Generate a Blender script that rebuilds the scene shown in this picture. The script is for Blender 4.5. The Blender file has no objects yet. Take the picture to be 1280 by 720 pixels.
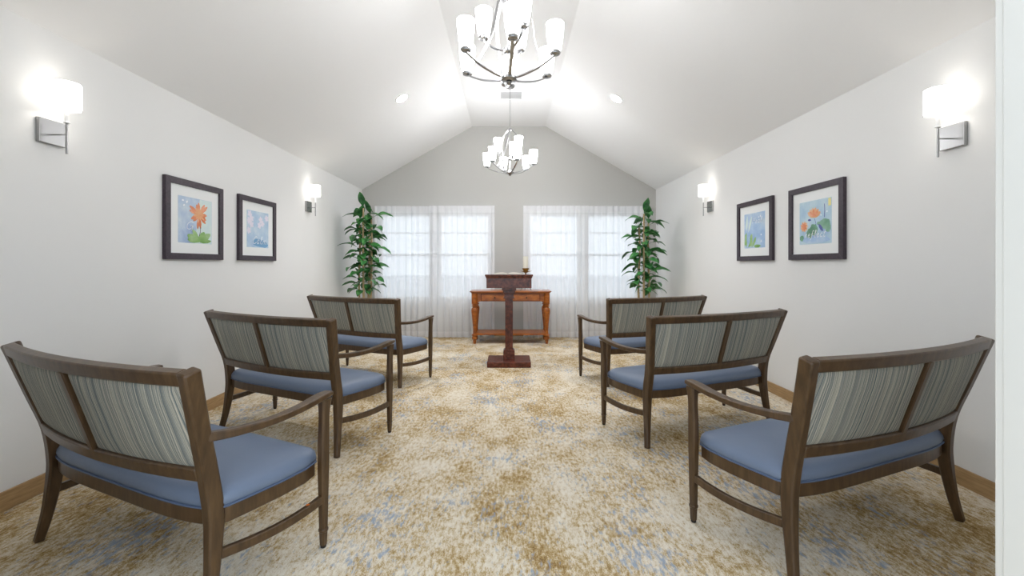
import bpy, math, random
from math import sin, cos, pi, radians as R
from mathutils import Vector, Matrix

# ---------------------------------------------------------------- camera, world, exposure
sc = bpy.context.scene
col = sc.collection
FPX, CX, CY, EYE = 525.0, 636.25, 330.6, 1.2       # focal length and principal point in pixels of 1280x720
cam_d = bpy.data.cameras.new('camera'); cam = bpy.data.objects.new('camera', cam_d); col.objects.link(cam)
cam.location = (0, 0, EYE); cam.rotation_euler = (R(90), 0, 0)
cam_d.sensor_width = 36; cam_d.lens = FPX / 1280 * 36
cam_d.shift_x = (640 - CX) / 1280; cam_d.shift_y = -(360 - CY) / 1280
cam_d.clip_start = .05
sc.camera = cam
sc.view_settings.view_transform = 'Standard'; sc.view_settings.look = 'None'
sc.view_settings.exposure = 1.36; sc.view_settings.gamma = 1; sc.view_settings.use_curve_mapping = False
SKY = .80                       # overcast sky strength
CHAND, SCONCE_SHADE, SCONCE_BULB, DOWNLIGHT = 10.0, 1.7, 18.0, 30.0
w = bpy.data.worlds.new('overcast_sky'); sc.world = w; w.use_nodes = True
bg = w.node_tree.nodes['Background']; bg.inputs[0].default_value = (.80, .90, 1, 1); bg.inputs[1].default_value = SKY

# ---------------------------------------------------------------- materials
def lin(c):
    return tuple((v / 255 / 12.92 if v / 255 <= .04045 else ((v / 255 + .055) / 1.055) ** 2.4) for v in c) + (1,)
MATS = {}
def mat(name, rgb, rough=.5, metal=0, spec=.5):
    m = bpy.data.materials.new(name); m.use_nodes = True
    b = m.node_tree.nodes['Principled BSDF']
    b.inputs['Base Color'].default_value = lin(rgb); b.inputs['Roughness'].default_value = rough
    b.inputs['Metallic'].default_value = metal; b.inputs['Specular IOR Level'].default_value = spec
    MATS[name] = m
    return m
class NT:
    """small helper around a material's node tree"""
    def __init__(s, m): s.t = m.node_tree; s.b = s.t.nodes.get('Principled BSDF')
    def n(s, kind, **kw):
        o = s.t.nodes.new(kind)
        for k, v in kw.items(): setattr(o, k, v)
        return o
    def l(s, a, b): s.t.links.new(a, b)
    def coord(s, scale=(1, 1, 1), which='Object', rot=(0, 0, 0)):
        c = s.n('ShaderNodeTexCoord'); mp = s.n('ShaderNodeMapping')
        mp.inputs['Scale'].default_value = scale; mp.inputs['Rotation'].default_value = rot
        s.l(c.outputs[which], mp.inputs[0]); return mp.outputs[0]
    def noise(s, vec, scale, detail=4, rough=.55):
        o = s.n('ShaderNodeTexNoise'); o.inputs['Scale'].default_value = scale
        o.inputs['Detail'].default_value = detail; o.inputs['Roughness'].default_value = rough
        s.l(vec, o.inputs['Vector']); return o.outputs['Fac']
    def ramp(s, fac, stops):
        o = s.n('ShaderNodeValToRGB'); e = o.color_ramp.elements
        while len(e) < len(stops): e.new(.5)
        for el, (p, c) in zip(e, stops):
            el.position = p; el.color = lin(c) if len(c) == 3 else c
        s.l(fac, o.inputs[0]); return o.outputs[0]
    def mix(s, fac, a, b):
        o = s.n('ShaderNodeMix', data_type='RGBA')
        if isinstance(fac, float): o.inputs['Factor'].default_value = fac
        else: s.l(fac, o.inputs['Factor'])
        s.l(a, o.inputs['A']) if not isinstance(a, tuple) else setattr(o.inputs['A'], 'default_value', a)
        s.l(b, o.inputs['B']) if not isinstance(b, tuple) else setattr(o.inputs['B'], 'default_value', b)
        return o.outputs['Result']
    def bump(s, h, strength=.2, dist=.01):
        o = s.n('ShaderNodeBump'); o.inputs['Strength'].default_value = strength; o.inputs['Distance'].default_value = dist
        s.l(h, o.inputs['Height']); s.l(o.outputs[0], s.b.inputs['Normal'])
def wood(name, dark, mid, light, rough=.35, scale=(14, 14, 2.2)):
    m = mat(name, mid, rough); t = NT(m)
    v = t.coord(scale); f = t.noise(v, 3.0, 6, .6)
    t.l(t.ramp(f, [(.3, dark), (.52, mid), (.75, light)]), t.b.inputs['Base Color'])
    return m
def paint(name, rgb, bump=.12, rough=.85):
    m = mat(name, rgb, rough, spec=.2); t = NT(m)
    t.bump(t.noise(t.coord(), 160, 3), bump, .002)
    return m
paint('wall_paint', (234, 234, 233)); paint('accent_paint', (196, 195, 191)); paint('ceiling_paint', (243, 243, 243), .06)
mat('trim_white', (226, 226, 222), .45)
wood('baseboard_wood', (150, 120, 82), (172, 140, 98), (186, 156, 114), .5, (3, 3, 30))
wood('chair_wood', (60, 42, 24), (79, 58, 36), (97, 74, 48), .32)
wood('walnut_red', (56, 24, 14), (96, 43, 27), (126, 64, 42), .27, (10, 10, 10))
wood('cherry', (112, 54, 12), (160, 88, 26), (192, 118, 46), .28, (3, 10, 10))
wood('frame_wood', (44, 35, 44), (58, 47, 58), (72, 58, 66), .4, (20, 20, 20))
mat('blue_vinyl', (107, 121, 144), .42); mat('piping_blue', (82, 98, 126), .5)
m = MATS['blue_vinyl']; t = NT(m); t.bump(t.noise(t.coord(), 90, 3), .06, .002)
mat('nickel', (168, 168, 168), .27, 1); mat('dark_nickel', (110, 110, 112), .3, 1); mat('brass', (150, 115, 60), .35, 1)
mat('glide_black', (20, 20, 20), .5); mat('knob_bronze', (70, 55, 40), .4, .8)
mat('candle_wax', (240, 236, 222), .5); mat('paper', (238, 234, 222), .7); mat('page_edge', (200, 178, 130), .8)
mat('book_cover', (60, 40, 30), .6); mat('sticker_orange', (228, 120, 40), .6)
mat('mat_board', (238, 240, 240), .6); mat('vinyl_white', (235, 236, 236), .4)
mat('planter', (92, 74, 56), .7); mat('soil', (60, 46, 34), .95); mat('vent_white', (246, 246, 246), .6)
mat('switch_black', (30, 30, 30), .5)
# seat-back tweed with vertical stripes
m = mat('tweed', (150, 150, 140), .9, spec=.2); t = NT(m)
v1 = t.noise(t.coord((1, .0, .002)), 120, 2, .5); v2 = t.noise(t.coord((1, 0, .003)), 300, 2, .6)
c1 = t.ramp(v1, [(.32, (84, 100, 108)), (.44, (132, 142, 144)), (.5, (164, 163, 154)), (.56, (214, 207, 190)), (.62, (152, 154, 148)), (.70, (104, 118, 126))])
c2 = t.ramp(v2, [(.38, (70, 84, 92)), (.5, (150, 150, 142)), (.62, (214, 207, 190))])
wv = t.ramp(t.noise(t.coord((1, 1, 1)), 420, 2), [(.35, (150, 152, 150)), (.65, (255, 255, 255))])
mm = t.n('ShaderNodeMix', data_type='RGBA', blend_type='MULTIPLY'); mm.inputs['Factor'].default_value = .3
t.l(t.mix(.45, c1, c2), mm.inputs['A']); t.l(wv, mm.inputs['B']); t.l(mm.outputs['Result'], t.b.inputs['Base Color']); t.bump(v2, .35, .003)
# carpet: cream ground with worn tan patches and blue flecks, streaked along the room
m = mat('carpet', (205, 190, 160), .98, spec=.05); t = NT(m)
big = t.noise(t.coord((1, .75, 1)), 1.1, 3, .55); med = t.noise(t.coord((1, .6, 1)), 5.5, 5, .7)
fine = t.noise(t.coord((1, .42, 1)), 62, 5, .72); grain = t.noise(t.coord((1, .8, 1)), 230, 3, .6)
def math_(op, a, b):
    o = t.n('ShaderNodeMath', operation=op)
    for i, x in enumerate((a, b)):
        if isinstance(x, (int, float)): o.inputs[i].default_value = x
        else: t.l(x, o.inputs[i])
    return o.outputs[0]
s1 = math_('ADD', math_('MULTIPLY', big, .30), math_('MULTIPLY', med, .42))
s2 = math_('ADD', math_('MULTIPLY', fine, .62), math_('MULTIPLY', grain, .36))
tot = math_('SUBTRACT', math_('ADD', s1, s2), .365)
base = t.ramp(tot, [(.36, (232, 224, 209)), (.45, (220, 208, 187)), (.505, (202, 182, 146)), (.56, (176, 148, 101)), (.67, (126, 96, 54))])
bl_big = t.noise(t.coord((1, .7, 1)), 2.6, 4, .65); bl_f = t.noise(t.coord((1, .34, 1.3)), 48, 4, .7)
bsum = math_('ADD', math_('MULTIPLY', bl_big, .5), math_('MULTIPLY', bl_f, .62))
bfac = t.ramp(bsum, [(.60, (0, 0, 0)), (.68, (255, 255, 255))])
bmx = math_('MULTIPLY', bfac, .85)
t.l(t.mix(bmx, base, lin((148, 163, 184))), t.b.inputs['Base Color'])
t.bump(math_('ADD', fine, grain), .5, .006)
# leaf
m = mat('leaf_green', (44, 92, 50), .4); t = NT(m)
t.l(t.ramp(t.noise(t.coord(), 14, 3), [(.3, (26, 74, 38)), (.5, (46, 108, 54)), (.7, (88, 150, 80))]), t.b.inputs['Base Color'])
wood('cane', (150, 128, 92), (186, 164, 124), (206, 188, 152), .7, (30, 30, 6))
# emitters
def emit(name, rgb, s):
    m = bpy.data.materials.new(name); m.use_nodes = True; nt = m.node_tree; nt.nodes.clear()
    e = nt.nodes.new('ShaderNodeEmission'); o = nt.nodes.new('ShaderNodeOutputMaterial')
    e.inputs[0].default_value = lin(rgb); e.inputs[1].default_value = s; nt.links.new(e.outputs[0], o.inputs[0]); MATS[name] = m
emit('lit_glass', (252, 253, 255), CHAND); emit('lit_shade', (255, 250, 242), SCONCE_SHADE)
emit('lamp_bulb', (252, 252, 255), 10.0); emit('bulb', (255, 246, 234), SCONCE_BULB); emit('lens', (255, 252, 250), DOWNLIGHT)
# sheer cloth and window glass
def sheer(name, clear, rgb):
    m = bpy.data.materials.new(name); m.use_nodes = True; nt = m.node_tree; nt.nodes.clear()
    o = nt.nodes.new('ShaderNodeOutputMaterial'); tr = nt.nodes.new('ShaderNodeBsdfTransparent')
    tl = nt.nodes.new('ShaderNodeBsdfTranslucent'); df = nt.nodes.new('ShaderNodeBsdfDiffuse')
    tl.inputs[0].default_value = df.inputs[0].default_value = lin(rgb)
    a = nt.nodes.new('ShaderNodeMixShader'); b = nt.nodes.new('ShaderNodeMixShader')
    a.inputs[0].default_value = .70; b.inputs[0].default_value = 1 - clear
    nt.links.new(tl.outputs[0], a.inputs[1]); nt.links.new(df.outputs[0], a.inputs[2])
    nt.links.new(tr.outputs[0], b.inputs[1]); nt.links.new(a.outputs[0], b.inputs[2]); nt.links.new(b.outputs[0], o.inputs[0])
    MATS[name] = m
sheer('sheer', .21, (250, 250, 251)); sheer('sheer_double', .08, (246, 246, 248))
m = bpy.data.materials.new('window_glass'); m.use_nodes = True; nt = m.node_tree; nt.nodes.clear()
o = nt.nodes.new('ShaderNodeOutputMaterial'); tr = nt.nodes.new('ShaderNodeBsdfTransparent'); gl = nt.nodes.new('ShaderNodeBsdfGlossy')
gl.inputs['Roughness'].default_value = .02; mx = nt.nodes.new('ShaderNodeMixShader'); mx.inputs[0].default_value = .06
nt.links.new(tr.outputs[0], mx.inputs[1]); nt.links.new(gl.outputs[0], mx.inputs[2]); nt.links.new(mx.outputs[0], o.inputs[0])
MATS['window_glass'] = m
mat('lawn', (196, 199, 202), .95)

# ---------------------------------------------------------------- mesh builder
class MB:
    def __init__(s): s.v = []; s.f = []
    def add(s, vs, fs):
        o = len(s.v); s.v += [tuple(p) for p in vs]; s.f += [tuple(i + o for i in f) for f in fs]; return s
    def box(s, x0, x1, y0, y1, z0, z1):
        v = [(x, y, z) for z in (z0, z1) for y in (y0, y1) for x in (x0, x1)]
        return s.add(v, [(0, 2, 3, 1), (4, 5, 7, 6), (0, 1, 5, 4), (2, 6, 7, 3), (0, 4, 6, 2), (1, 3, 7, 5)])
    def lathe(s, prof, n=24, c=(0, 0, 0), cap=True):
        v = [(c[0] + r * cos(2 * pi * k / n), c[1] + r * sin(2 * pi * k / n), c[2] + z) for r, z in prof for k in range(n)]
        f = [(i * n + k, i * n + (k + 1) % n, (i + 1) * n + (k + 1) % n, (i + 1) * n + k) for i in range(len(prof) - 1) for k in range(n)]
        if cap: f += [tuple(range(n - 1, -1, -1)), tuple((len(prof) - 1) * n + k for k in range(n))]
        return s.add(v, f)
    def prism(s, poly, axis, a, b):
        """extrude a 2D polygon: axis 'x' -> poly is (y,z); 'y' -> (x,z); 'z' -> (x,y)"""
        def P(p, t): return {'x': (t, p[0], p[1]), 'y': (p[0], t, p[1]), 'z': (p[0], p[1], t)}[axis]
        n = len(poly); v = [P(p, a) for p in poly] + [P(p, b) for p in poly]
        return s.add(v, [tuple(range(n - 1, -1, -1)), tuple(range(n, 2 * n))] + [(i, (i + 1) % n, n + (i + 1) % n, n + i) for i in range(n)])
    def sweep(s, pts, size, side=None, shape='rect', closed=False, n=10, cap=True):
        """sweep a section (width along 'side', height along the other normal) down a path"""
        pts = [Vector(p) for p in pts]; N = len(pts)
        if not isinstance(size, list): size = [size] * N
        if shape == 'rect': sec = [(-1, -1), (1, -1), (1, 1), (-1, 1)]
        elif shape == 'soft':
            b = .62; sec = [(-b, -1), (b, -1), (1, -b), (1, b), (b, 1), (-b, 1), (-1, b), (-1, -b)]
        else: sec = [(cos(2 * pi * k / n), sin(2 * pi * k / n)) for k in range(n)]
        K = len(sec); v = []
        for i, p in enumerate(pts):
            if closed: tdir = pts[(i + 1) % N] - pts[i - 1]
            else: tdir = pts[min(i + 1, N - 1)] - pts[max(i - 1, 0)]
            tdir.normalize()
            u = Vector(side) if side else (Vector((0, 0, 1)) if abs(tdir.z) < .9 else Vector((1, 0, 0)))
            u = (u - tdir * u.dot(tdir)).normalized(); h = tdir.cross(u)
            a, b = size[i]
            v += [p + u * (a * q[0] / 2) + h * (b * q[1] / 2) for q in sec]
        M = N if closed else N - 1
        f = [(i * K + k, i * K + (k + 1) % K, ((i + 1) % N) * K + (k + 1) % K, ((i + 1) % N) * K + k) for i in range(M) for k in range(K)]
        if not closed and cap: f += [tuple(range(K - 1, -1, -1)), tuple((N - 1) * K + k for k in range(K))]
        return s.add(v, f)
    def grid(s, fn, nu, nv):
        v = [fn(i / nu, j / nv) for j in range(nv + 1) for i in range(nu + 1)]
        f = [(j * (nu + 1) + i, j * (nu + 1) + i + 1, (j + 1) * (nu + 1) + i + 1, (j + 1) * (nu + 1) + i) for j in range(nv) for i in range(nu)]
        return s.add(v, f)
    def mesh(s, name, m, smooth=False):
        import bmesh
        me = bpy.data.meshes.new(name); me.from_pydata(s.v, [], s.f)
        bm = bmesh.new(); bm.from_mesh(me); bmesh.ops.recalc_face_normals(bm, faces=bm.faces); bm.to_mesh(me); bm.free()
        if smooth:
            me.polygons.foreach_set('use_smooth', [True] * len(me.polygons)); me.set_sharp_from_angle(angle=R(38))
        me.materials.append(MATS[m]); return me
    def build(s, name, m, parent=None, smooth=False, bevel=0, loc=None):
        o = bpy.data.objects.new(name, s.mesh(name, m, smooth)); col.objects.link(o)
        if parent: o.parent = parent
        if loc: o.location = loc
        if bevel:
            b = o.modifiers.new('bevel', 'BEVEL'); b.width = bevel; b.segments = 2; b.limit_method = 'ANGLE'; b.angle_limit = R(40)
        return o
def curve(pts, n=6, closed=False):
    """Catmull-Rom through points of any dimension"""
    P = [tuple(p) for p in pts]; N = len(P); out = []
    for i in range(N if closed else N - 1):
        if closed: p0, p1, p2, p3 = P[i - 1], P[i], P[(i + 1) % N], P[(i + 2) % N]
        else: p0, p1, p2, p3 = P[max(i - 1, 0)], P[i], P[i + 1], P[min(i + 2, N - 1)]
        for k in range(n):
            t = k / n
            out.append(tuple(.5 * (2 * b + (c - a) * t + (2 * a - 5 * b + 4 * c - d) * t * t + (3 * b - a - 3 * c + d) * t ** 3) for a, b, c, d in zip(p0, p1, p2, p3)))
    if not closed: out.append(P[-1])
    return out
def empty(name, loc=(0, 0, 0), rz=0):
    o = bpy.data.objects.new(name, None); col.objects.link(o); o.location = loc; o.rotation_euler = (0, 0, rz); o.empty_display_size = .1
    return o
def tag(o, label, cat, group=None):
    o['label'] = label; o['category'] = cat
    if group: o['group'] = group
    return o
def struct(o): o['kind'] = 'structure'; return o
def dup(root, parent=None):
    c = root.copy(); col.objects.link(c); c.parent = parent
    for ch in list(root.children): dup(ch, c)
    return c

# ---------------------------------------------------------------- room shell
HW, EAVE, PEAK, FLAT, YB, YF = 2.465, 2.455, 3.517, .618, 7.05, .90   # half width, eaves, flat peak, its half width, back and front wall
T = .14
struct(MB().box(-HW - T, HW + T, -1.6, YB + T, -.1, 0).build('floor', 'carpet'))
for sx, nm in ((-1, 'wall_left'), (1, 'wall_right')):
    struct(MB().box(min(sx * HW, sx * (HW + T)), max(sx * HW, sx * (HW + T)), YF - T, YB + T, 0, EAVE + .2).build(nm, 'wall_paint'))
prof = [(-HW, EAVE), (-FLAT, PEAK), (FLAT, PEAK), (HW, EAVE)]
cb = MB()
for (a, b) in zip(prof, prof[1:]):
    cb.prism([a, b, (b[0], b[1] + .12), (a[0], a[1] + .12)], 'y', YF, YB)
struct(cb.build('ceiling', 'ceiling_paint'))
# back wall with two window openings
WZ0, WZ1 = .57, 2.10
WIN = [(-2.23, -.28), (.28, 2.23)]
bw = MB()
xs = [-HW, WIN[0][0], WIN[0][1], WIN[1][0], WIN[1][1], HW]
for i in range(5):
    if i in (1, 3):
        bw.box(xs[i], xs[i + 1], YB, YB + T, 0, WZ0); bw.box(xs[i], xs[i + 1], YB, YB + T, WZ1, EAVE)
    else: bw.box(xs[i], xs[i + 1], YB, YB + T, 0, EAVE)
bw.prism([(-HW, EAVE), (HW, EAVE), (FLAT, PEAK), (-FLAT, PEAK)], 'y', YB, YB + T)
struct(bw.build('wall_back', 'accent_paint'))
# front wall: a wide cased opening in which the photographer stands
OL, OR_, OH = -1.16, 1.057, 2.15
fw = MB()
fw.box(-HW, OL - .02, YF - T, YF, 0, EAVE); fw.box(OR_ + .02, HW, YF - T, YF, 0, EAVE); fw.box(OL - .02, OR_ + .02, YF - T, YF, OH + .02, EAVE)
fw.prism([(-HW, EAVE), (HW, EAVE), (FLAT, PEAK), (-FLAT, PEAK)], 'y', YF - T, YF)
struct(fw.build('wall_front', 'wall_paint'))
tr = MB()
tr.box(OL - .02, OL, YF - T - .01, YF + .0, 0, OH); tr.box(OR_, OR_ + .02, YF - T - .01, YF + .0, 0, OH); tr.box(OL - .02, OR_ + .02, YF - T - .01, YF, OH, OH + .02)
for y0, y1 in ((YF - T - .018, YF - T - .001), (YF + .001, YF + .018)):
    tr.box(OL - .085, OL - .004, y0, y1, 0, OH + .085); tr.box(OR_ + .004, OR_ + .085, y0, y1, 0, OH + .085); tr.box(OL - .004, OR_ + .004, y0, y1, OH + .004, OH + .085)
struct(tr.build('trim_1', 'trim_white', bevel=.003))
BH, BT = .095, .014
struct(MB().box(-HW, -HW + BT, YF + .02, YB, 0, BH).build('baseboard_left', 'baseboard_wood', bevel=.003))
struct(MB().box(HW - BT, HW, YF + .02, YB, 0, BH).build('baseboard_right', 'baseboard_wood', bevel=.003))
struct(MB().box(-HW + BT, HW - BT, YB - BT, YB, 0, BH).build('baseboard_back', 'baseboard_wood', bevel=.003))
struct(MB().box(-30, 30, YB + T + .3, 60, -.5, -.35).build('ground', 'lawn'))

# windows: a double unit each, two hung sashes, muntin bar in the upper sash
def window(n, x0, x1):
    o = struct(empty('window_%d' % n, ((x0 + x1) / 2, YB + .05, WZ0)))
    a, b = -(x1 - x0) / 2, (x1 - x0) / 2; H = WZ1 - WZ0; F = .045
    fr = MB(); fr.box(a, a + F, 0, .08, 0, H); fr.box(b - F, b, 0, .08, 0, H); fr.box(a + F, b - F, 0, .08, H - F, H); fr.box(a + F, b - F, 0, .08, 0, F)
    fr.box(-.065, .065, 0, .08, F, H - F); fr.build('window_frame', 'vinyl_white', o, bevel=.003)
    MB().box(a - .02, b + .02, -.075, .0, -.02, 0).build('window_sill', 'vinyl_white', o, bevel=.004)
    zm = 1.36 - WZ0
    for s0, s1 in ((a + F, -.065), (.065, b - F)):
        for z0, z1, y in ((F, zm + .02, .012), (zm - .02, H - F, .045)):
            S = .035; q = MB()
            q.box(s0, s0 + S, y, y + .03, z0, z1); q.box(s1 - S, s1, y, y + .03, z0, z1); q.box(s0 + S, s1 - S, y, y + .03, z0, z0 + S); q.box(s0 + S, s1 - S, y, y + .03, z1 - S, z1)
            sash = q.build('sash', 'vinyl_white', o, bevel=.002)
            MB().box(s0 + S, s1 - S, y + .012, y + .016, z0 + S, z1 - S).build('pane', 'window_glass', sash)
            if z1 > zm + .1:
                MB().box(s0 + S, s1 - S, y + .006, y + .022, 1.725 - WZ0, 1.745 - WZ0).build('muntin', 'vinyl_white', sash)
for i, (x0, x1) in enumerate(WIN): window(i + 1, x0, x1)

# ceiling vent
v = empty('ceiling_vent', (.03, 5.74, PEAK))
q = MB(); q.box(-.17, .17, -.16, -.13, -.012, 0); q.box(-.17, .17, .13, .16, -.012, 0); q.box(-.17, -.14, -.13, .13, -.012, 0); q.box(.14, .17, -.13, .13, -.012, 0)
q.build('frame', 'vent_white', v, bevel=.002)
MB().box(-.14, .14, -.13, .13, -.0012, -.0002).build('backing', 'vent_white', v)
for k in range(9):
    y = -.115 + k * .0288
    MB().prism([(y - .011, -.010), (y + .011, -.003), (y + .011, -.0015), (y - .011, -.0085)], 'x', -.14, .14).build('slat', 'vent_white', v)
tag(v, 'white square louvred air vent in the flat ceiling strip', 'vent')

# ---------------------------------------------------------------- loveseats
def back_y(z): return .010 - .099 * (z - .5) / .371
def hw(z): return .530 + .067 * (z - .5) / .371
def bow(x, z): return -(.050 + .008 * (z - .5) / .371) * (1 - (x / hw(z)) ** 2)
def seat_outline(inset=0, n=1):
    pts = []
    for k in range(21):                                      # rear, from left to right
        x = -.540 + 1.080 * k / 20
        pts.append((x * (1 - inset / .55), -.040 * (1 - abs(x / .548) ** 5) + .040 + inset))
    pts += [(.556 - inset, .070), (.570 - inset, .15), (.585 - inset, .26), (.588 - inset, .36), (.574 - inset, .425 - inset * .5)]
    for k in range(13):
        x = .54 - 1.08 * k / 12
        pts.append((x * (1 - inset / .55), .452 + .012 * (1 - (x / .55) ** 2) - inset))
    pts += [(-.574 + inset, .425 - inset * .5), (-.588 + inset, .36), (-.585 + inset, .26), (-.570 + inset, .15), (-.556 + inset, .070)]
    return pts
def make_loveseat():
    r = empty('loveseat'); W = 'chair_wood'
    for s in (-1, 1):
        # rear leg running up into the back post
        path = [(s * .568, -.008, 0), (s * .550, .014, .12), (s * .538, .030, .26), (s * .532, .034, .36), (s * hw(.5), back_y(.5) + .006, .50), (s * hw(.65), back_y(.65) + .006, .65), (s * hw(.871), back_y(.871) + .008, .870)]
        sz = [(.030, .032), (.034, .038), (.040, .048), (.043, .054), (.043, .054), (.042, .052), (.042, .054)]
        pp = curve([p + z for p, z in zip(path, sz)], 4)
        MB().sweep([p[:3] for p in pp], [p[3:] for p in pp], side=(1, 0, 0)).build('rear_leg', W, r, True, .007)
        # front leg, swelling at the seat and carrying the arm
        path = [(s * .599, .443, .012), (s * .599, .443, .075), (s * .599, .443, .20), (s * .599, .443, .34), (s * .600, .443, .44), (s * .602, .444, .56), (s * .604, .446, .632)]
        sz = [(.024, .024), (.029, .029), (.034, .034), (.038, .04), (.036, .042), (.033, .040), (.042, .052)]
        pp = curve([p + z for p, z in zip(path, sz)], 4)
        fl = MB().sweep([p[:3] for p in pp], [p[3:] for p in pp], side=(1, 0, 0), shape='soft').build('front_leg', W, r, True)
        MB().lathe([(.016, .068), (.0205, .073), (.0205, .079), (.016, .084)], 14, (s * .599, .443, 0)).build('ring', W, fl, True)
        MB().lathe([(.010, 0), (.012, .003), (.012, .014)], 12, (s * .599, .443, 0)).build('glide', 'glide_black', fl, True)
        # arm
        path = [(s * (hw(.63) + .004), back_y(.63) + .02, .630), (s * .580, .08, .622), (s * .603, .20, .622), (s * .611, .32, .632), (s * .606, .42, .645), (s * .602, .474, .649)]
        sz = [(.034, .030), (.034, .028), (.038, .026), (.044, .025), (.050, .024), (.044, .018)]
        pp = curve([p + z for p, z in zip(path, sz)], 5)
        MB().sweep([p[:3] for p in pp], [p[3:] for p in pp], side=(1, 0, 0)).build('arm', W, r, True, .005)
        # bowed side stretcher
        path = curve([(s * .542, .028, .212), (s * .572, .14, .203), (s * .594, .25, .201), (s * .602, .36, .205), (s * .599, .436, .210)], 4)
        MB().sweep(path, (.022, .034), side=(1, 0, 0)).build('stretcher', W, r, True, .004)
    xs_ = [-1 + 2 * k / 24 for k in range(25)]
    MB().sweep([(x * .580, back_y(.846) + bow(x * .580, .846), .8475) for x in xs_], (.048, .036), side=(0, -.26, 1)).build('crest_rail', W, r, True, .006)
    MB().sweep([(x * .516, back_y(.505) + bow(x * .516, .505), .502) for x in xs_], (.05, .042), side=(0, -.26, 1)).build('lower_back_rail', W, r, True, .006)
    zz = [.515 + (.83 - .515) * k / 6 for k in range(7)]
    MB().sweep([(0, back_y(z) + bow(0, z), z) for z in zz], (.032, .042), side=(1, 0, 0)).build('centre_stile', W, r, True, .004)
    for s in (-1, 1):
        def P(u, v, side):
            z = .517 + v * .312; x = s * (.012 + u * (hw(z) - .030))
            e = min(u, 1 - u, v * .6, (1 - v) * .6); puff = .0055 + .012 * min(1, e / .16) ** .5 if e > 0 else .0055
            return (x, back_y(z) + bow(x, z) + side * puff, z)
        p = MB(); p.grid(lambda u, v: P(u, v, -1), 24, 14); p.grid(lambda u, v: P(u, v, 1), 24, 14)
        n1, n2, nn = 25, 15, 25 * 15
        ring = [j * n1 + i for j, i in [(0, i) for i in range(n1)] + [(j, n1 - 1) for j in range(1, n2)] + [(n2 - 1, i) for i in range(n1 - 2, -1, -1)] + [(j, 0) for j in range(n2 - 2, 0, -1)]]
        p.f += [(a, b, b + nn, a + nn) for a, b in zip(ring, ring[1:] + ring[:1])]
        p.build('back_panel', 'tweed', r, True)
    MB().sweep([(x, y, .334) for x, y in seat_outline(.013)], (.056, .024), side=(0, 0, 1), closed=True).build('seat_frame', W, r, True, .004)
    # cushion: outline rings rising to a soft crown
    cu = MB(); rings = [(.020, .340), (.004, .364), (-.003, .380), (.000, .396), (.012, .411), (.036, .423), (.09, .434), (.16, .441), (.22, .444)]
    o0 = seat_outline(0); N = len(o0); cx0, cy0 = 0, .2
    vs = []
    for ins, z in rings:
        for x, y in o0:
            dx, dy = x - cx0, y - cy0; fx = max(0, 1 - ins / .58); fy = max(0, 1 - ins / .255)
            vs.append((cx0 + dx * fx, cy0 + dy * fy, z))
    fs = [(i * N + k, i * N + (k + 1) % N, (i + 1) * N + (k + 1) % N, (i + 1) * N + k) for i in range(len(rings) - 1) for k in range(N)]
    fs += [tuple(range(N - 1, -1, -1)), tuple((len(rings) - 1) * N + k for k in range(N))]
    cush = cu.add(vs, fs).build('seat_cushion', 'blue_vinyl', r, True)
    MB().sweep([(x, y, .3655) for x, y in seat_outline(-.001)], (.008, .008), side=(0, 0, 1), shape='round', closed=True, n=6).build('piping', 'piping_blue', cush, True)
    return r
proto = make_loveseat()
SEATS = [(-1.512, 1.607, .397, 'blue-seated wooden loveseat with an orange dot stuck on its stretcher'),
         (-1.582, 2.845, .423, 'blue-seated loveseat below the orange flower print, middle of its row'),
         (-1.568, 4.327, .444, 'blue-seated loveseat in front of the taller potted plant'),
         (1.580, 1.765, -.373, 'blue-seated loveseat on the lotus print side, beside the door casing'),
         (1.429, 2.949, -.366, 'blue-seated loveseat on the lotus print side, middle of its row'),
         (1.489, 4.322, -.369, 'blue-seated loveseat in front of the shorter potted plant')]
for i, (x, y, a, lab) in enumerate(SEATS):
    o = proto if i == 0 else dup(proto)
    o.location = (x, y, 0); o.rotation_euler = (0, 0, -a); tag(o, lab, 'loveseat', 'loveseats facing the lectern')
st = MB().lathe([(.007, 0), (.007, .0008)], 14).build('sticker', 'sticker_orange', proto)
st.location = (.602, .36, .2235); st['label'] = 'small orange dot sticker on the stretcher'

# ---------------------------------------------------------------- lectern
le = empty('lectern', (0, 5.06, 0)); WR = 'walnut_red'
MB().box(-.256, .256, -.19, .19, 0, .067).build('base', WR, le, bevel=.008)
q = MB(); q.box(-.068, .068, -.068, .068, .067, .165); q.prism([(-.068, .165), (.068, .165), (.054, .185), (-.054, .185)], 'y', -.06, .06); q.build('plinth', WR, le, bevel=.004)
c = MB(); c.box(-.046, .046, -.046, .046, .18, .80); c.build('column', WR, le, bevel=.003)
for k in range(4):
    x = -.0345 + k * .023
    MB().box(x - .0075, x + .0075, -.053, -.046, .20, .79).build('reed', WR, le, bevel=.003)
    MB().box(x - .0075, x + .0075, .046, .053, .20, .79).build('reed', WR, le, bevel=.003)
q = MB(); q.box(-.066, .066, -.066, .066, .795, .808); q.box(-.055, .055, -.055, .055, .808, .845); q.box(-.062, .062, -.062, .062, .845, .862); q.box(-.072, .072, -.072, .072, .862, .89); q.box(-.085, .085, -.085, .085, .89, .925)
q.build('capital', WR, le, bevel=.004)
hd = MB(); hd.prism([(-.19, .925), (.20, .925), (.20, .985), (-.19, 1.045)], 'x', -.262, .262); head = hd.build('head_box', WR, le, bevel=.004)
mo = MB(); mo.prism([(-.20, 1.043), (.21, .983), (.215, 1.005), (-.205, 1.065)], 'x', -.268, .268); mo.prism([(-.214, 1.065), (.224, 1.003), (.226, 1.022), (-.216, 1.086)], 'x', -.278, .278)
mo.build('moulding', WR, head, bevel=.006)
tag(le, 'dark reddish wood lectern on a square fluted column and flat base', 'lectern')
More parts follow.
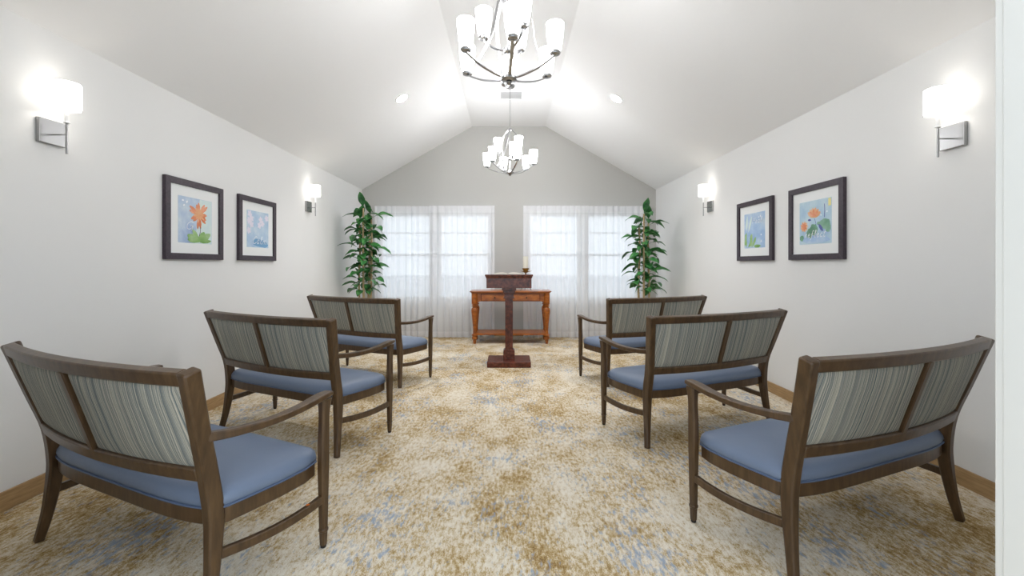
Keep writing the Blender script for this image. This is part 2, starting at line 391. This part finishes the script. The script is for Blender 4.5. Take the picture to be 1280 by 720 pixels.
# open book on the sloping top
bk = empty('open_book', (-.015, 5.03, 1.0612), 0); bk.rotation_euler = (math.atan2(-.064, .442), 0, 0)
MB().box(-.19, .19, -.145, .145, -.001, .003).build('cover', 'book_cover', bk)
for s in (-1, 1):
    pr = [(0, .010), (.02, .022), (.06, .029), (.11, .025), (.16, .014), (.182, .007)]
    pr = curve(pr, 4); poly = [(s * a, b) for a, b in pr] + [(s * .182, .003), (0, .003)]
    MB().prism(poly, 'y', -.135, .135).build('page_block', 'paper', bk, True)
tag(bk, 'open book with pale pages lying on the lectern', 'book')

# ---------------------------------------------------------------- console table
TX, TY = .025, 6.36
ct = empty('console_table', (TX, TY, 0)); CH = 'cherry'
TD = .42
def rr(w_, d0, d1, c=.05):
    return [(-w_ + c, d0), (w_ - c, d0), (w_ - .02, d0 + .015), (w_, d0 + c), (w_, d1), (-w_, d1), (-w_, d0 + c), (-w_ + .02, d0 + .015)]
q = MB(); q.prism(rr(.62, -.045, TD), 'z', .78, .797); q.prism(rr(.605, -.03, TD - .01), 'z', .765, .78); q.build('table_top', CH, ct, bevel=.005)
q = MB(); q.box(-.52, .52, .0, .02, .64, .765); q.box(-.52, .52, TD - .06, TD - .04, .64, .765); q.box(-.555, -.535, .03, TD - .07, .64, .765); q.box(.535, .555, .03, TD - .07, .64, .765); q.build('apron', CH, ct, bevel=.002)
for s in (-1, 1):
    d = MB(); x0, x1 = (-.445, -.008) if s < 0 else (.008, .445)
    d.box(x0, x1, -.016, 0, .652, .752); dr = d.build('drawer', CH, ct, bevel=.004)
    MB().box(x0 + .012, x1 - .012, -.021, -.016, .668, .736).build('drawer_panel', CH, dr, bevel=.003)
    bd = MB()  # dark strips standing in for the shadow gap around the drawer front
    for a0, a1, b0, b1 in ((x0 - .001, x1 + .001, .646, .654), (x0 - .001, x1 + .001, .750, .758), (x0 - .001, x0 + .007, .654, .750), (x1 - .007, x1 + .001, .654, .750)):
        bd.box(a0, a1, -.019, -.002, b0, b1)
    bd.build('gap_shade', 'walnut_red', dr, bevel=.002)
    kn = MB().lathe([(.005, 0), (.005, .008), (.011, .012), (.013, .018), (.008, .024), (.001, .025)], 14).build('knob', 'knob_bronze', dr, True)
    kn.location = (s * .24, -.020, .70); kn.rotation_euler = (R(90), 0, 0)
LEG = [(.020, 0), (.024, .03), (.028, .048), (.021, .058), (.036, .068), (.043, .09), (.037, .108), (.024, .116), (.043, .122), (.043, .136), (.026, .150), (.023, .19), (.025, .23), (.031, .30), (.040, .40), (.049, .47), (.052, .505), (.046, .53), (.028, .552), (.026, .560), (.046, .566), (.048, .575), (.030, .583), (.028, .590), (.048, .598), (.049, .606), (.036, .614)]
for sx in (-1, 1):
    for sy in (0, 1):
        lg = MB().lathe(LEG, 20, (sx * .547, .01 + sy * (TD - .06), 0)).build('leg', CH, ct, True)
        x = sx * .547; y = .01 + sy * (TD - .06)
        MB().lathe([(.04, .612), (.047, .616), (.047, .765)], 16, (x, y, 0)).build('leg_block', CH, lg, True)
q = MB()
n = 40; front = [(-.53 + 1.06 * k / n, -.012 - .012 * sin(pi * k / n) - .005 * sin(6 * pi * k / n) ** 2) for k in range(n + 1)]
q.prism(front + [(.53, TD - .03), (-.53, TD - .03)], 'z', .134, .158); q.build('shelf', CH, ct, bevel=.003)
tag(ct, 'reddish-brown wooden console table with two drawers and turned legs', 'table')
# candle on a brass tripod
KX, KY, KZ = .258, 6.52, .797
cs = empty('candle_holder', (KX, KY, KZ))
MB().lathe([(.006, .10), (.006, .255), (.012, .262), (.008, .272), (.030, .280), (.046, .295), (.046, .300), (.036, .303), (.040, .315), (.052, .330), (.054, .345), (.047, .345), (.045, .332), (.004, .330)], 24).build('cup', 'brass', cs, True)
for k in range(3):
    a = R(-25 + 120 * k); u = Vector((cos(a), sin(a), 0))
    pts = curve([tuple(u * .003 + Vector((0, 0, .26))), tuple(u * .05 + Vector((0, 0, .20))), tuple(u * .045 + Vector((0, 0, .12))), tuple(u * .075 + Vector((0, 0, .04))), tuple(u * .098 + Vector((0, 0, .005)))], 5)
    MB().sweep(pts, (.009, .009), shape='round', n=8).build('leg', 'dark_nickel', cs, True)
    pts = curve([tuple(u * .03 + Vector((0, 0, .288))), tuple(u * .07 + Vector((0, 0, .296))), tuple(u * .10 + Vector((0, 0, .305)))], 4)
    MB().sweep(pts, [(.010 - .0008 * i, .006) for i in range(len(pts))], side=(0, 0, 1), shape='round', n=6).build('prong', 'brass', cs, True)
tag(cs, 'brass candle holder with spiky arms standing on the console table', 'candle holder')
cd = empty('pillar_candle', (KX, KY, KZ + .3465))
MB().lathe([(.040, 0), (.041, .004), (.041, .178), (.038, .183), (.030, .180), (.004, .176)], 24).build('wax', 'candle_wax', cd, True)
MB().lathe([(.0015, .174), (.0015, .19)], 6).build('wick', 'switch_black', cd)
tag(cd, 'thick white pillar candle in the brass holder', 'candle')

# ---------------------------------------------------------------- sheer curtains
def curtain(x0, x1, y, seed, lab):
    rnd = random.Random(seed); r = empty('curtain', ((x0 + x1) / 2, y, 0)); a, b = x0 - (x0 + x1) / 2, x1 - (x0 + x1) / 2
    TOP, HEAD, HEM = 2.165, 2.05, .10
    ph = [rnd.uniform(0, 6.28) for _ in range(4)]; nf = (b - a) / .108
    def P(u, z):
        ux = u + .012 * sin(2 * pi * u * 3 + ph[0]); t_ = ux * nf * 2 * pi
        amp = .009 + .010 * (1 - z / TOP) + .006 * sin(2 * pi * u * 2.3 + ph[1])
        d = sin(t_ + ph[2]); d = d * abs(d) ** -.25 if abs(d) > 1e-4 else 0
        yy = amp * d + .005 * sin(t_ * 2.37 + ph[3]) * (1 - z / TOP * .5)
        if z > HEAD:
            k = (z - HEAD) / (TOP - HEAD); yy = yy * (1 - .55 * k)
        xx = a + (b - a) * u + .012 * sin(t_ + ph[2] + 1.3) * (.4 + .6 * (1 - z / TOP))
        return (min(max(xx, a), b), yy, z)
    nu = int(nf * 18)
    body = MB().grid(lambda u, v: P(u, HEM + (HEAD - HEM) * v), nu, 14).build('sheer_panel', 'sheer', r, True)
    MB().grid(lambda u, v: P(u, HEAD + (TOP - HEAD) * v), nu, 3).build('heading', 'sheer_double', r, True)
    MB().grid(lambda u, v: P(u, .006 + (HEM - .006) * v), nu, 2).build('hem', 'sheer_double', r, True)
    for s in (0, 1):
        uu = (0, .022) if s == 0 else (.978, 1)
        MB().grid(lambda u, v: tuple(Vector(P(uu[0] + (uu[1] - uu[0]) * u, HEM + (HEAD - HEM) * v)) + Vector((0, .002, 0))), 6, 14).build('side_hem', 'sheer', r, True)
    tag(r, lab, 'curtain', 'sheer curtains over the two windows')
YC = YB - .115
curtain(-2.22, -1.21, YC, 1, 'sheer white curtain behind the taller potted plant')
curtain(-1.31, -.237, YC - .045, 2, 'sheer white curtain between the plain gable wall strip and the one behind the taller plant')
curtain(.235, 1.31, YC - .045, 3, 'sheer white curtain behind the pillar candle')
curtain(1.21, 2.22, YC, 4, 'sheer white curtain behind the shorter potted plant')

# ---------------------------------------------------------------- tall potted plants
def leaf_mesh(L, Wd, droop, rise, nm):
    nL, nW = 10, 4; vs = []
    for i in range(nL + 1):
        t_ = i / nL
        wv = Wd * (max(0, sin(pi * min(1, max(0, (t_ - .16) / .84)) ** .8)) ** .85) if t_ > .16 else 0
        wv = max(wv, .0025)
        ang = rise - (rise + droop) * t_
        x = L * t_ * (1 - .12 * t_); z = L * (sin(rise) * t_ - (sin(rise) + sin(droop)) * .62 * t_ * t_)
        for j in range(nW + 1):
            s = j / nW * 2 - 1
            vs.append((x, s * wv / 2, z + abs(s) * wv * .16 + .004 * sin(t_ * 15 + s) * abs(s)))
    m_ = MB(); m_.v = vs
    m_.f = [(i * (nW + 1) + j, (i + 1) * (nW + 1) + j, (i + 1) * (nW + 1) + j + 1, i * (nW + 1) + j + 1) for i in range(nL) for j in range(nW)]
    me = m_.mesh('leaf', 'leaf_green', True); return me
LEAVES = [leaf_mesh(.32, .11, .45, .5, 'a'), leaf_mesh(.34, .12, .55, .45, 'b'), leaf_mesh(.28, .125, .4, .55, 'c')]
SMALL = leaf_mesh(.16, .10, .75, .5, 'e')
TOPLEAF = leaf_mesh(.20, .10, -1.1, 1.25, 'd')
def plant(x, y, top, seed, lab, canes):
    rnd = random.Random(seed); r = empty('potted_plant', (x, y, 0))
    pot = MB().lathe([(.11, 0), (.115, .01), (.15, .27), (.158, .275), (.158, .30), (.146, .30), (.142, .27), (.01, .268)], 28).build('pot', 'planter', r, True)
    MB().lathe([(.142, .262), (.142, .274)], 24).build('soil', 'soil', pot)
    for (cx, cy, ch, nl, z0) in canes:
        bend = rnd.uniform(-.015, .015)
        pts = curve([(cx * .6, cy * .6, .25), (cx + bend, cy, .8), (cx - bend, cy, 1.4), (cx, cy, ch)], 5)
        cane = MB().sweep(pts, [(.034 - .012 * i / len(pts),) * 2 for i in range(len(pts))], side=(1, 0, 0), shape='round', n=10).build('cane', 'cane', r, True)
        for k in range(int((ch - .35) / .11)):
            z = .35 + k * .11
            MB().lathe([(.0165, -.004), (.0185, 0), (.0165, .004)], 10, (cx, cy, z)).build('node_ring', 'cane', cane, True)
        ang = rnd.uniform(0, 6.28)
        for k in range(nl):
            z = z0 + (ch - z0) * (k + .5) / nl; ang += 2.399
            o = bpy.data.objects.new('leaf', LEAVES[rnd.randrange(3)]); col.objects.link(o); o.parent = r
            sc_ = rnd.uniform(.85, 1.1)
            # leaves lean away from the near wall
            o.location = (cx + .008 * cos(ang), cy + .008 * sin(ang), z); o.rotation_euler = (rnd.uniform(-.5, .5), rnd.uniform(-.2, .2), ang)
            o.scale = (sc_,) * 3
            reach = (HW - .05 - abs(x + cx)) / max(.01, abs(cos(ang)))
            if x * cos(ang) > 0: o.scale = (min(sc_, reach / .31),) * 3
        for k in range(int(nl * .7)):
            z = z0 + (ch - z0) * (k + rnd.random()) / (nl * .7); ang += 2.1
            o = bpy.data.objects.new('leaf', SMALL); col.objects.link(o); o.parent = r
            o.location = (cx, cy, z); o.rotation_euler = (rnd.uniform(-.4, .4), rnd.uniform(.0, .5), ang); o.scale = (rnd.uniform(.8, 1.2),) * 3
        o = bpy.data.objects.new('leaf', TOPLEAF); col.objects.link(o); o.parent = r
        o.location = (cx, cy, ch - .01); o.rotation_euler = (0, -.25, rnd.uniform(3.6, 5.8))
    tag(r, lab, 'plant', 'tall potted plants in the corners')
plant(-2.05, 6.02, 2.15, 5, 'tall green potted plant with four tan canes, the taller, fuller one', [(-.02, -.05, 2.00, 20, .80), (.07, .02, 1.90, 20, .78), (-.10, .02, 1.84, 19, .80), (.02, .07, 1.72, 9, .8)])
plant(1.95, 6.02, 2.06, 9, 'tall green potted plant with slim canes, the shorter, sparser one', [(-.03, -.04, 1.92, 22, .80), (.06, .03, 1.84, 20, .80), (-.07, .05, 1.76, 16, .80)])

# ---------------------------------------------------------------- framed prints
def poly_part(shapes, name, m, parent, lift):
    """flat printed shapes on the sheet; coordinates 0..1 across the print"""
    q = MB()
    for i, sh in enumerate(shapes):
        lf = lift + (0 if len(sh) == 4 else .00005 * (i % 13)); n = len(sh); q.add([((a - .5) * .35, -lf, (b - .5) * .35) for a, b in sh], [tuple(range(n))])
    o = q.build(name, m, parent)
    if name == 'lettering': o['kind'] = 'stuff'
    return o
def ribbon(pts, wd):
    pts = curve(pts, 5); L, Rr = [], []
    for i, p in enumerate(pts):
        a = Vector(pts[max(i - 1, 0)]); b = Vector(pts[min(i + 1, len(pts) - 1)]); d = (b - a); d = d.normalized() if d.length else Vector((1, 0))
        n_ = Vector((-d.y, d.x)) * wd / 2; L.append(tuple(Vector(p) + n_)); Rr.append(tuple(Vector(p) - n_))
    return [[L[i], L[i + 1], Rr[i + 1], Rr[i]] for i in range(len(L) - 1)]
def blob(cx, cy, rx, ry, seed=0, n=18, jag=.12, rot=0):
    rnd = random.Random(seed); out = []
    for k in range(n):
        a = 2 * pi * k / n; j = 1 + rnd.uniform(-jag, jag); px, py = rx * j * cos(a), ry * j * sin(a)
        out.append((min(.995, max(.005, cx + px * cos(rot) - py * sin(rot))), min(.995, max(.005, cy + px * sin(rot) + py * cos(rot)))))
    return out
def petal(cx, cy, L, Wd, a):
    pts = [(0, 0), (.3, .42), (.7, .5), (.95, .2), (1, 0), (.95, -.2), (.7, -.5), (.3, -.42)]
    return [(min(.995, max(.005, cx + L * u * cos(a) - Wd * v * sin(a))), min(.995, max(.005, cy + L * u * sin(a) + Wd * v * cos(a)))) for u, v in pts]
LET = {'C': [[(.9, .85), (.6, 1), (.2, .7), (.1, .3), (.4, 0), (.9, .2)]], 'a': [[(.7, .5), (.4, .58), (.1, .3), (.3, 0), (.65, .2), (.72, .5)], [(.72, .5), (.7, .1), (.9, .02)]],
       'l': [[(.2, .1), (.5, .7), (.55, 1.0), (.35, .95), (.3, .3), (.45, 0), (.7, .1)]], 'm': [[(.05, .5), (.1, 0)], [(.1, .3), (.3, .55), (.42, .4), (.42, 0)], [(.42, .3), (.65, .55), (.78, .4), (.78, .1), (.95, .0)]],
       'G': [[(.85, .9), (.5, 1), (.12, .65), (.2, .1), (.6, .05), (.85, .4), (.5, .45), (.9, .46), (.8, -.15)]], 'H': [[(.2, 1), (.1, 0)], [(.8, 1), (.7, 0)], [(.1, .5), (.8, .55)]],
       'e': [[(.1, .25), (.6, .35), (.5, .55), (.2, .45), (.15, .1), (.45, 0), (.8, .15)]], 'r': [[(.1, .5), (.15, 0)], [(.15, .3), (.4, .55), (.65, .45)]],
       'f': [[(.8, .9), (.55, 1), (.4, .6), (.3, -.1), (.1, -.3)], [(.15, .5), (.7, .52)]], 'c': [[(.75, .45), (.45, .56), (.15, .3), (.35, 0), (.8, .12)]], 't': [[(.45, .95), (.3, .2), (.5, 0), (.75, .1)], [(.1, .6), (.75, .65)]]}
def script(word, x, y, h, adv, wd=.011):
    out = []
    for ch in word:
        k = 1.25 if ch in 'CGHm' else .95
        for stx in LET[ch]: out += ribbon([(x + (a * adv * k) + b * h * .25, y + b * h) for a, b in stx], wd)
        x += adv * k
    return out
def print_mat(name, c0, c1, c2, seed):
    m = mat(name, c1, .6); t = NT(m); v_ = t.coord((1, 1, 1)); mp = v_.node; mp.inputs['Location'].default_value = (seed, seed * 2, 0)
    t.l(t.ramp(t.noise(v_, 7, 4), [(.32, c0), (.5, c1), (.68, c2)]), t.b.inputs['Base Color'])
print_mat('wash_lilac', (158, 180, 214), (186, 204, 226), (212, 224, 234), 1); print_mat('wash_sky', (164, 194, 224), (190, 212, 232), (216, 228, 238), 2)
print_mat('wash_deep', (146, 178, 220), (172, 200, 230), (204, 220, 236), 3); print_mat('wash_teal', (164, 196, 222), (186, 212, 228), (208, 226, 234), 4)
print_mat('petal_orange', (212, 116, 70), (230, 148, 108), (242, 190, 164), 5); print_mat('petal_peach', (228, 164, 118), (236, 190, 150), (244, 214, 186), 6)
print_mat('print_leaf', (104, 152, 76), (142, 184, 112), (182, 208, 162), 7); print_mat('print_leaf_blue', (90, 136, 112), (118, 164, 138), (150, 190, 170), 8)
print_mat('wash_pale', (206, 224, 232), (216, 232, 230), (226, 236, 226), 9)
mat('print_white', (246, 248, 252), .6); mat('print_ink', (72, 60, 84), .6); mat('blossom', (232, 228, 242), .6); mat('print_violet', (96, 104, 170), .6); mat('print_yellow', (236, 226, 150), .6); mat('blue_deep', (118, 166, 206), .6)
def picture(sx, ymid, lab, wash, art):
    """sx -1: left wall, 1: right wall. local x runs left to right for a viewer, -y faces the room"""
    r = empty('framed_print', (sx * HW, ymid, 1.54), R(90) if sx < 0 else R(-90))
    S, B, D = .302, .047, .028
    MB().prism([(-S, -S), (S, -S), (S - B, -S + B), (-S + B, -S + B)], 'y', -D, -.001)
    fr = MB(); I = S - B
    for pl in ([(-S, -S), (S, -S), (I, -I), (-I, -I)], [(S, -S), (S, S), (I, I), (I, -I)], [(S, S), (-S, S), (-I, I), (I, I)], [(-S, S), (-S, -S), (-I, -I), (-I, I)]):
        fr.prism(pl, 'y', -D, -.001)
    fr.build('frame', 'frame_wood', r, bevel=.002)
    mb_ = MB().box(-I, I, -.014, -.006, -I, I).build('mat_board', 'mat_board', r)
    pr = MB().box(-.175, .175, -.0152, -.0135, -.175, .175).build('print', wash, r)
    art(pr)
    tag(r, lab, 'picture', 'framed flower prints')
L0 = .0155; LS = .0008
def art_orange(p):
    poly_part([[(.48, .0), (.995, .0), (.995, .995), (.62, .995), (.55, .6)]], 'pale_wash', 'wash_pale', p, L0)
    poly_part([petal(.60, .65, .24 + .05 * ((k * 7) % 4) / 1.6, .085, 2 * pi * k / 13 + .2 * (k % 2)) for k in range(13)], 'bloom', 'petal_orange', p, L0 + LS)
    poly_part([petal(.60, .65, .14 + .05 * (k % 2), .05, 2 * pi * k / 11 + .5) for k in range(11)], 'inner_petals', 'petal_peach', p, L0 + 2 * LS)
    poly_part(ribbon([(.63, .38), (.64, .31), (.62, .22), (.58, .12)], .014) + [blob(.64, .36, .018, .022)], 'flower_stem', 'print_ink', p, L0 + LS)
    poly_part([petal(.6, .03, .38, .16, 2.75), petal(.6, .03, .34, .12, 2.2), petal(.58, .03, .30, .16, .9), petal(.6, .04, .40, .15, .5), petal(.6, .03, .38, .08, .12), blob(.42, .1, .16, .09, 3)], 'leaves', 'print_leaf', p, L0 + 2 * LS)
    poly_part(script('G', .20, .30, .17, .17, .013) + [blob(.12, .91, .03, .018, 1), blob(.23, .89, .032, .02, 2, rot=.8), blob(.15, .81, .03, .018, 3, rot=.5)], 'lettering', 'print_white', p, L0 + 3 * LS)
def art_calm(p):
    poly_part([blob(.62, .12, .36, .12, 4, jag=.2)], 'water', 'blue_deep', p, L0)
    fl = []
    for cx, cy in ((.12, .9), (.2, .78), (.08, .72), (.62, .78), (.70, .68), (.56, .62), (.9, .85), (.2, .62), (.08, .45)):
        fl += [petal(cx, cy, .10, .07, 2 * pi * k / 5 + cx * 9) for k in range(5)]
    poly_part(fl, 'blossoms', 'blossom', p, L0 + LS)
    poly_part(script('Calm', .24, .10, .20, .145, .014), 'lettering', 'print_white', p, L0 + 3 * LS)
def art_heal(p):
    poly_part([petal(.02, .05, .42, .1, 1.35), petal(.12, .02, .40, .1, 1.75), petal(.3, .02, .40, .12, 1.35), petal(.38, .02, .38, .12, 1.7), petal(.4, .02, .34, .1, 1.0), petal(.2, .02, .25, .08, .8), blob(.65, .05, .15, .045, 6)], 'leaves', 'print_leaf', p, L0 + LS)
    poly_part([petal(.10, .5, .45, .10, 1.45), petal(.2, .45, .5, .09, 1.2)], 'pale_blades', 'wash_pale', p, L0)
    poly_part(script('Heal', .40, .70, .16, .12, .014) + [blob(.8, .88, .02, .03), blob(.72, .86, .02, .02), blob(.84, .36, .025, .025), blob(.84, .18, .02, .03)], 'lettering', 'print_white', p, L0 + 3 * LS)
def art_lotus(p):
    poly_part([blob(.5, .1, .46, .09, 7), blob(.85, .3, .13, .09, 8)], 'water', 'wash_deep', p, L0)
    poly_part([petal(.47, .60, .24, .10, a) for a in (.5, .9, 1.3, 1.7, 2.1, 2.5)] + [petal(.16, .42, .13, .07, 2 * pi * k / 9) for k in range(9)], 'petals', 'petal_peach', p, L0 + LS)
    poly_part([petal(.47, .61, .19, .07, a) for a in (.8, 1.55, 2.3)] + [petal(.16, .42, .10, .05, 2 * pi * k / 7 + .3) for k in range(7)], 'inner_petals', 'petal_orange', p, L0 + 2 * LS)
    poly_part([blob(.47, .33, .13, .13, 9), blob(.34, .25, .10, .11, 10), blob(.80, .44, .16, .11, 11), blob(.9, .34, .08, .10, 12), blob(.08, .15, .07, .07, 13), blob(.62, .46, .05, .04, 14)], 'lily_pads', 'print_leaf_blue', p, L0 + LS)
    poly_part(ribbon([(.50, .58), (.53, .5), (.55, .42)], .012) + ribbon([(.80, .58), (.81, .75), (.80, .88)], .018) + [blob(.34, .56, .05, .025, 15), petal(.62, .45, .22, .08, -.9)], 'stems', 'print_violet', p, L0 + 2 * LS)
    poly_part([[(.91, .82), (.99, .82), (.99, .985), (.91, .985)]], 'sun_patch', 'print_yellow', p, L0 + LS)
    poly_part(script('reflect', .18, .15, .16, .10, .013) + [blob(.70, .64, .018, .018), blob(.88, .70, .018, .018)], 'lettering', 'print_white', p, L0 + 3 * LS)
picture(-1, 3.285, 'dark-framed print of one orange flower on a long stem', 'wash_lilac', art_orange)
picture(-1, 4.10, 'dark-framed blue print of pale blossoms, hung next to the orange flower', 'wash_sky', art_calm)
picture(1, 4.195, 'dark-framed blue print with green leaves in one corner', 'wash_deep', art_heal)
picture(1, 3.365, 'dark-framed print of peach lotus flowers over round leaves', 'wash_teal', art_lotus)

# ---------------------------------------------------------------- wall sconces
def sconce(sx, y, lab):
    r = empty('wall_sconce', (sx * HW, y, 1.907), R(90) if sx < 0 else R(-90))      # local -y faces the room
    MB().box(-.065, .065, -.022, 0, -.065, .065).build('backplate', 'nickel', r, bevel=.003)
    MB().sweep([(0, -.02, -.012), (0, -.096, -.012)], (.008, .008), shape='round').build('arm', 'nickel', r, True)
    MB().lathe([(.0055, -.115), (.0055, .05)], 14, (0, -.096, 0)).build('stem', 'nickel', r, True)
    MB().lathe([(.012, .048), (.014, .052), (.012, .056), (.0095, .058), (.0095, .137)], 14, (0, -.096, 0)).build('candle_sleeve', 'vinyl_white', r, True)
    sh = MB().lathe([(.0585, .124), (.0585, .264)], 32, (0, -.096, 0), cap=False).build('shade', 'lit_shade', r, True)
    ri = MB()
    for z in (.124, .264):
        ri.sweep([(.059 * cos(2 * pi * k / 32), -.096 + .059 * sin(2 * pi * k / 32), z) for k in range(32)], (.003, .003), closed=True, shape='round', n=6)
    ri.build('shade_rim', 'nickel', sh, True)
    q = MB().lathe([(.002, .140), (.012, .147), (.019, .167), (.019, .182), (.012, .198), (.002, .202)], 14, (0, -.096, 0)).build('bulb', 'bulb', r, True)
    tag(r, lab, 'wall lamp', 'drum-shade wall sconces')
SY = [2.285, 5.14]
sconce(-1, 2.25, 'nickel wall sconce with white drum shade, above the loveseat with the orange dot')
sconce(-1, SY[1], 'nickel wall sconce with white drum shade, beside the taller potted plant')
sconce(1, 2.32, 'nickel wall sconce with white drum shade, beside the lotus print')
sconce(1, 5.12, 'nickel wall sconce with white drum shade, beside the shorter potted plant')

# ---------------------------------------------------------------- recessed lights
def downlight(x, y):
    z = EAVE + (HW - abs(x)) * (PEAK - EAVE) / (HW - FLAT)
    r = empty('recessed_light', (x, y, z)); ang = math.atan2(PEAK - EAVE, HW - FLAT)
    r.rotation_euler = (0, -ang if x < 0 else ang, 0)
    MB().lathe([(.066, -.002), (.070, -.008), (.084, -.006), (.088, 0), (.066, 0)], 32, cap=False).build('trim_ring', 'vinyl_white', r, True)
    MB().lathe([(.001, -.004), (.066, -.003)], 32, cap=False).build('lens', 'lens', r)
    ld = bpy.data.lights.new('downlight_beam', 'SPOT'); ld.energy = 34; ld.spot_size = R(100); ld.spot_blend = .8; ld.shadow_soft_size = .05
    lo = bpy.data.objects.new('downlight_beam', ld); col.objects.link(lo); lo.parent = r; lo.location = (0, 0, -.03)
    lo.rotation_euler = (0, -r.rotation_euler.y, 0)          # beam points straight down
    return r
tag(downlight(-1.257, 4.925), 'round white recessed light in the ceiling slope above the blossom print', 'ceiling light', 'recessed ceiling lights')
tag(downlight(1.257, 4.925), 'round white recessed light in the ceiling slope above the leaf print', 'ceiling light', 'recessed ceiling lights')

# ---------------------------------------------------------------- chandeliers
def chandelier():
    r = empty('chandelier')                 # origin at the bottom finial, z = 0
    N_ = 'nickel'
    MB().lathe([(.004, 0), (.014, .006), (.02, .016), (.012, .022), (.045, .026), (.052, .032), (.052, .046), (.030, .050), (.024, .075), (.008, .08)], 24).build('lower_hub', N_, r, True)
    MB().lathe([(.0075, .07), (.0075, .61)], 12).build('centre_stem', N_, r, True)
    MB().lathe([(.008, .20), (.030, .206), (.036, .214), (.036, .228), (.022, .234), (.016, .25), (.008, .256)], 20).build('upper_hub', N_, r, True)
    def light(rad, zc, a, parent):
        c = (rad * cos(a), rad * sin(a), 0)
        MB().lathe([(.006, zc - .016), (.030, zc - .012), (.034, zc - .004), (.034, zc + .003), (.022, zc + .006), (.02, zc + .02)], 18, c).build('cup', N_, parent, True)
        MB().lathe([(.010, zc + .006), (.034, zc + .008), (.040, zc + .03), (.050, zc + .11), (.0545, zc + .172), (.052, zc + .172), (.046, zc + .11), (.036, zc + .03), (.010, zc + .014)], 22, c, cap=False).build('glass_shade', 'lit_glass', parent, True)
        MB().lathe([(.003, zc + .02), (.014, zc + .05), (.019, zc + .075), (.016, zc + .092), (.003, zc + .10)], 10, c).build('bulb', 'lamp_bulb', parent, True)
    A0 = R(-90 + 4)
    for k in range(6):
        a = A0 + k * pi / 3; u = Vector((cos(a), sin(a), 0))
        pts = curve([tuple(u * q + Vector((0, 0, z))) for q, z in ((.03, .040), (.10, .046), (.19, .068), (.26, .098), (.31, .125))], 5)
        arm = MB().sweep(pts, [(.020, .0065)] * len(pts), side=tuple(Vector((-u.y, u.x, 0)))).build('arm', N_, r, True)
        light(.31, .140, a, arm)
    for k in range(3):
        a = A0 + R(28) + k * 2 * pi / 3; u = Vector((cos(a), sin(a), 0))
        pts = curve([tuple(u * q + Vector((0, 0, z))) for q, z in ((.02, .220), (.07, .226), (.125, .250), (.16, .285))], 5)
        arm = MB().sweep(pts, [(.020, .0065)] * len(pts), side=tuple(Vector((-u.y, u.x, 0)))).build('upper_arm', N_, r, True)
        light(.16, .302, a, arm)
    for k in range(3):
        a = A0 + R(60) + k * 2 * pi / 3 ; tw = R(38)
        pts = []
        for q, z, t_ in ((.225, .088, 0), (.20, .16, .25), (.165, .27, .5), (.155, .38, .7), (.135, .48, .85), (.08, .56, .95), (.018, .60, 1)):
            b = a + tw * t_; pts.append((q * cos(b), q * sin(b), z))
        pts = curve(pts, 5)
        MB().sweep(pts, [(.024, .005)] * len(pts), side=(-sin(a + tw * .5), cos(a + tw * .5), 0)).build('strap', N_, r, True)
    MB().lathe([(.008, .585), (.024, .59), (.028, .60), (.024, .612), (.010, .62), (.006, .635)], 18).build('top_collar', N_, r, True)
    return r
def chain(r, top):
    q = MB(); z = .640; k = 0
    while z < top - .03:
        a = (k % 2) * pi / 2; pts = []
        for i in range(12):
            t_ = 2 * pi * i / 12; x = .007 * cos(t_); zz = .0155 * sin(t_)
            pts.append((x * cos(a), x * sin(a), z + .006 + zz))
        q.sweep(pts, (.003, .003), closed=True, shape='round', n=5, side=(-sin(a), cos(a), 0)); z += .025; k += 1
    q.build('chain', 'nickel', r, True)
    MB().lathe([(.004, top - .05), (.012, top - .045), (.016, top - .03), (.05, top - .026), (.064, top - .012), (.066, top)], 28).build('canopy', 'nickel', r, True)
HZ = 2.345
ch1 = chandelier(); chain(ch1, PEAK - HZ); ch1.location = (.0, 2.68, HZ)
ch2 = dup(ch1); ch2.location = (.012, 5.44, HZ); ch2.rotation_euler = (0, 0, R(12))
tag(ch1, 'nine-light nickel chandelier hanging over the aisle, farther from the lectern', 'chandelier', 'nickel chandeliers')
tag(ch2, 'nine-light nickel chandelier hanging nearest the lectern, before the gable wall', 'chandelier', 'nickel chandeliers')
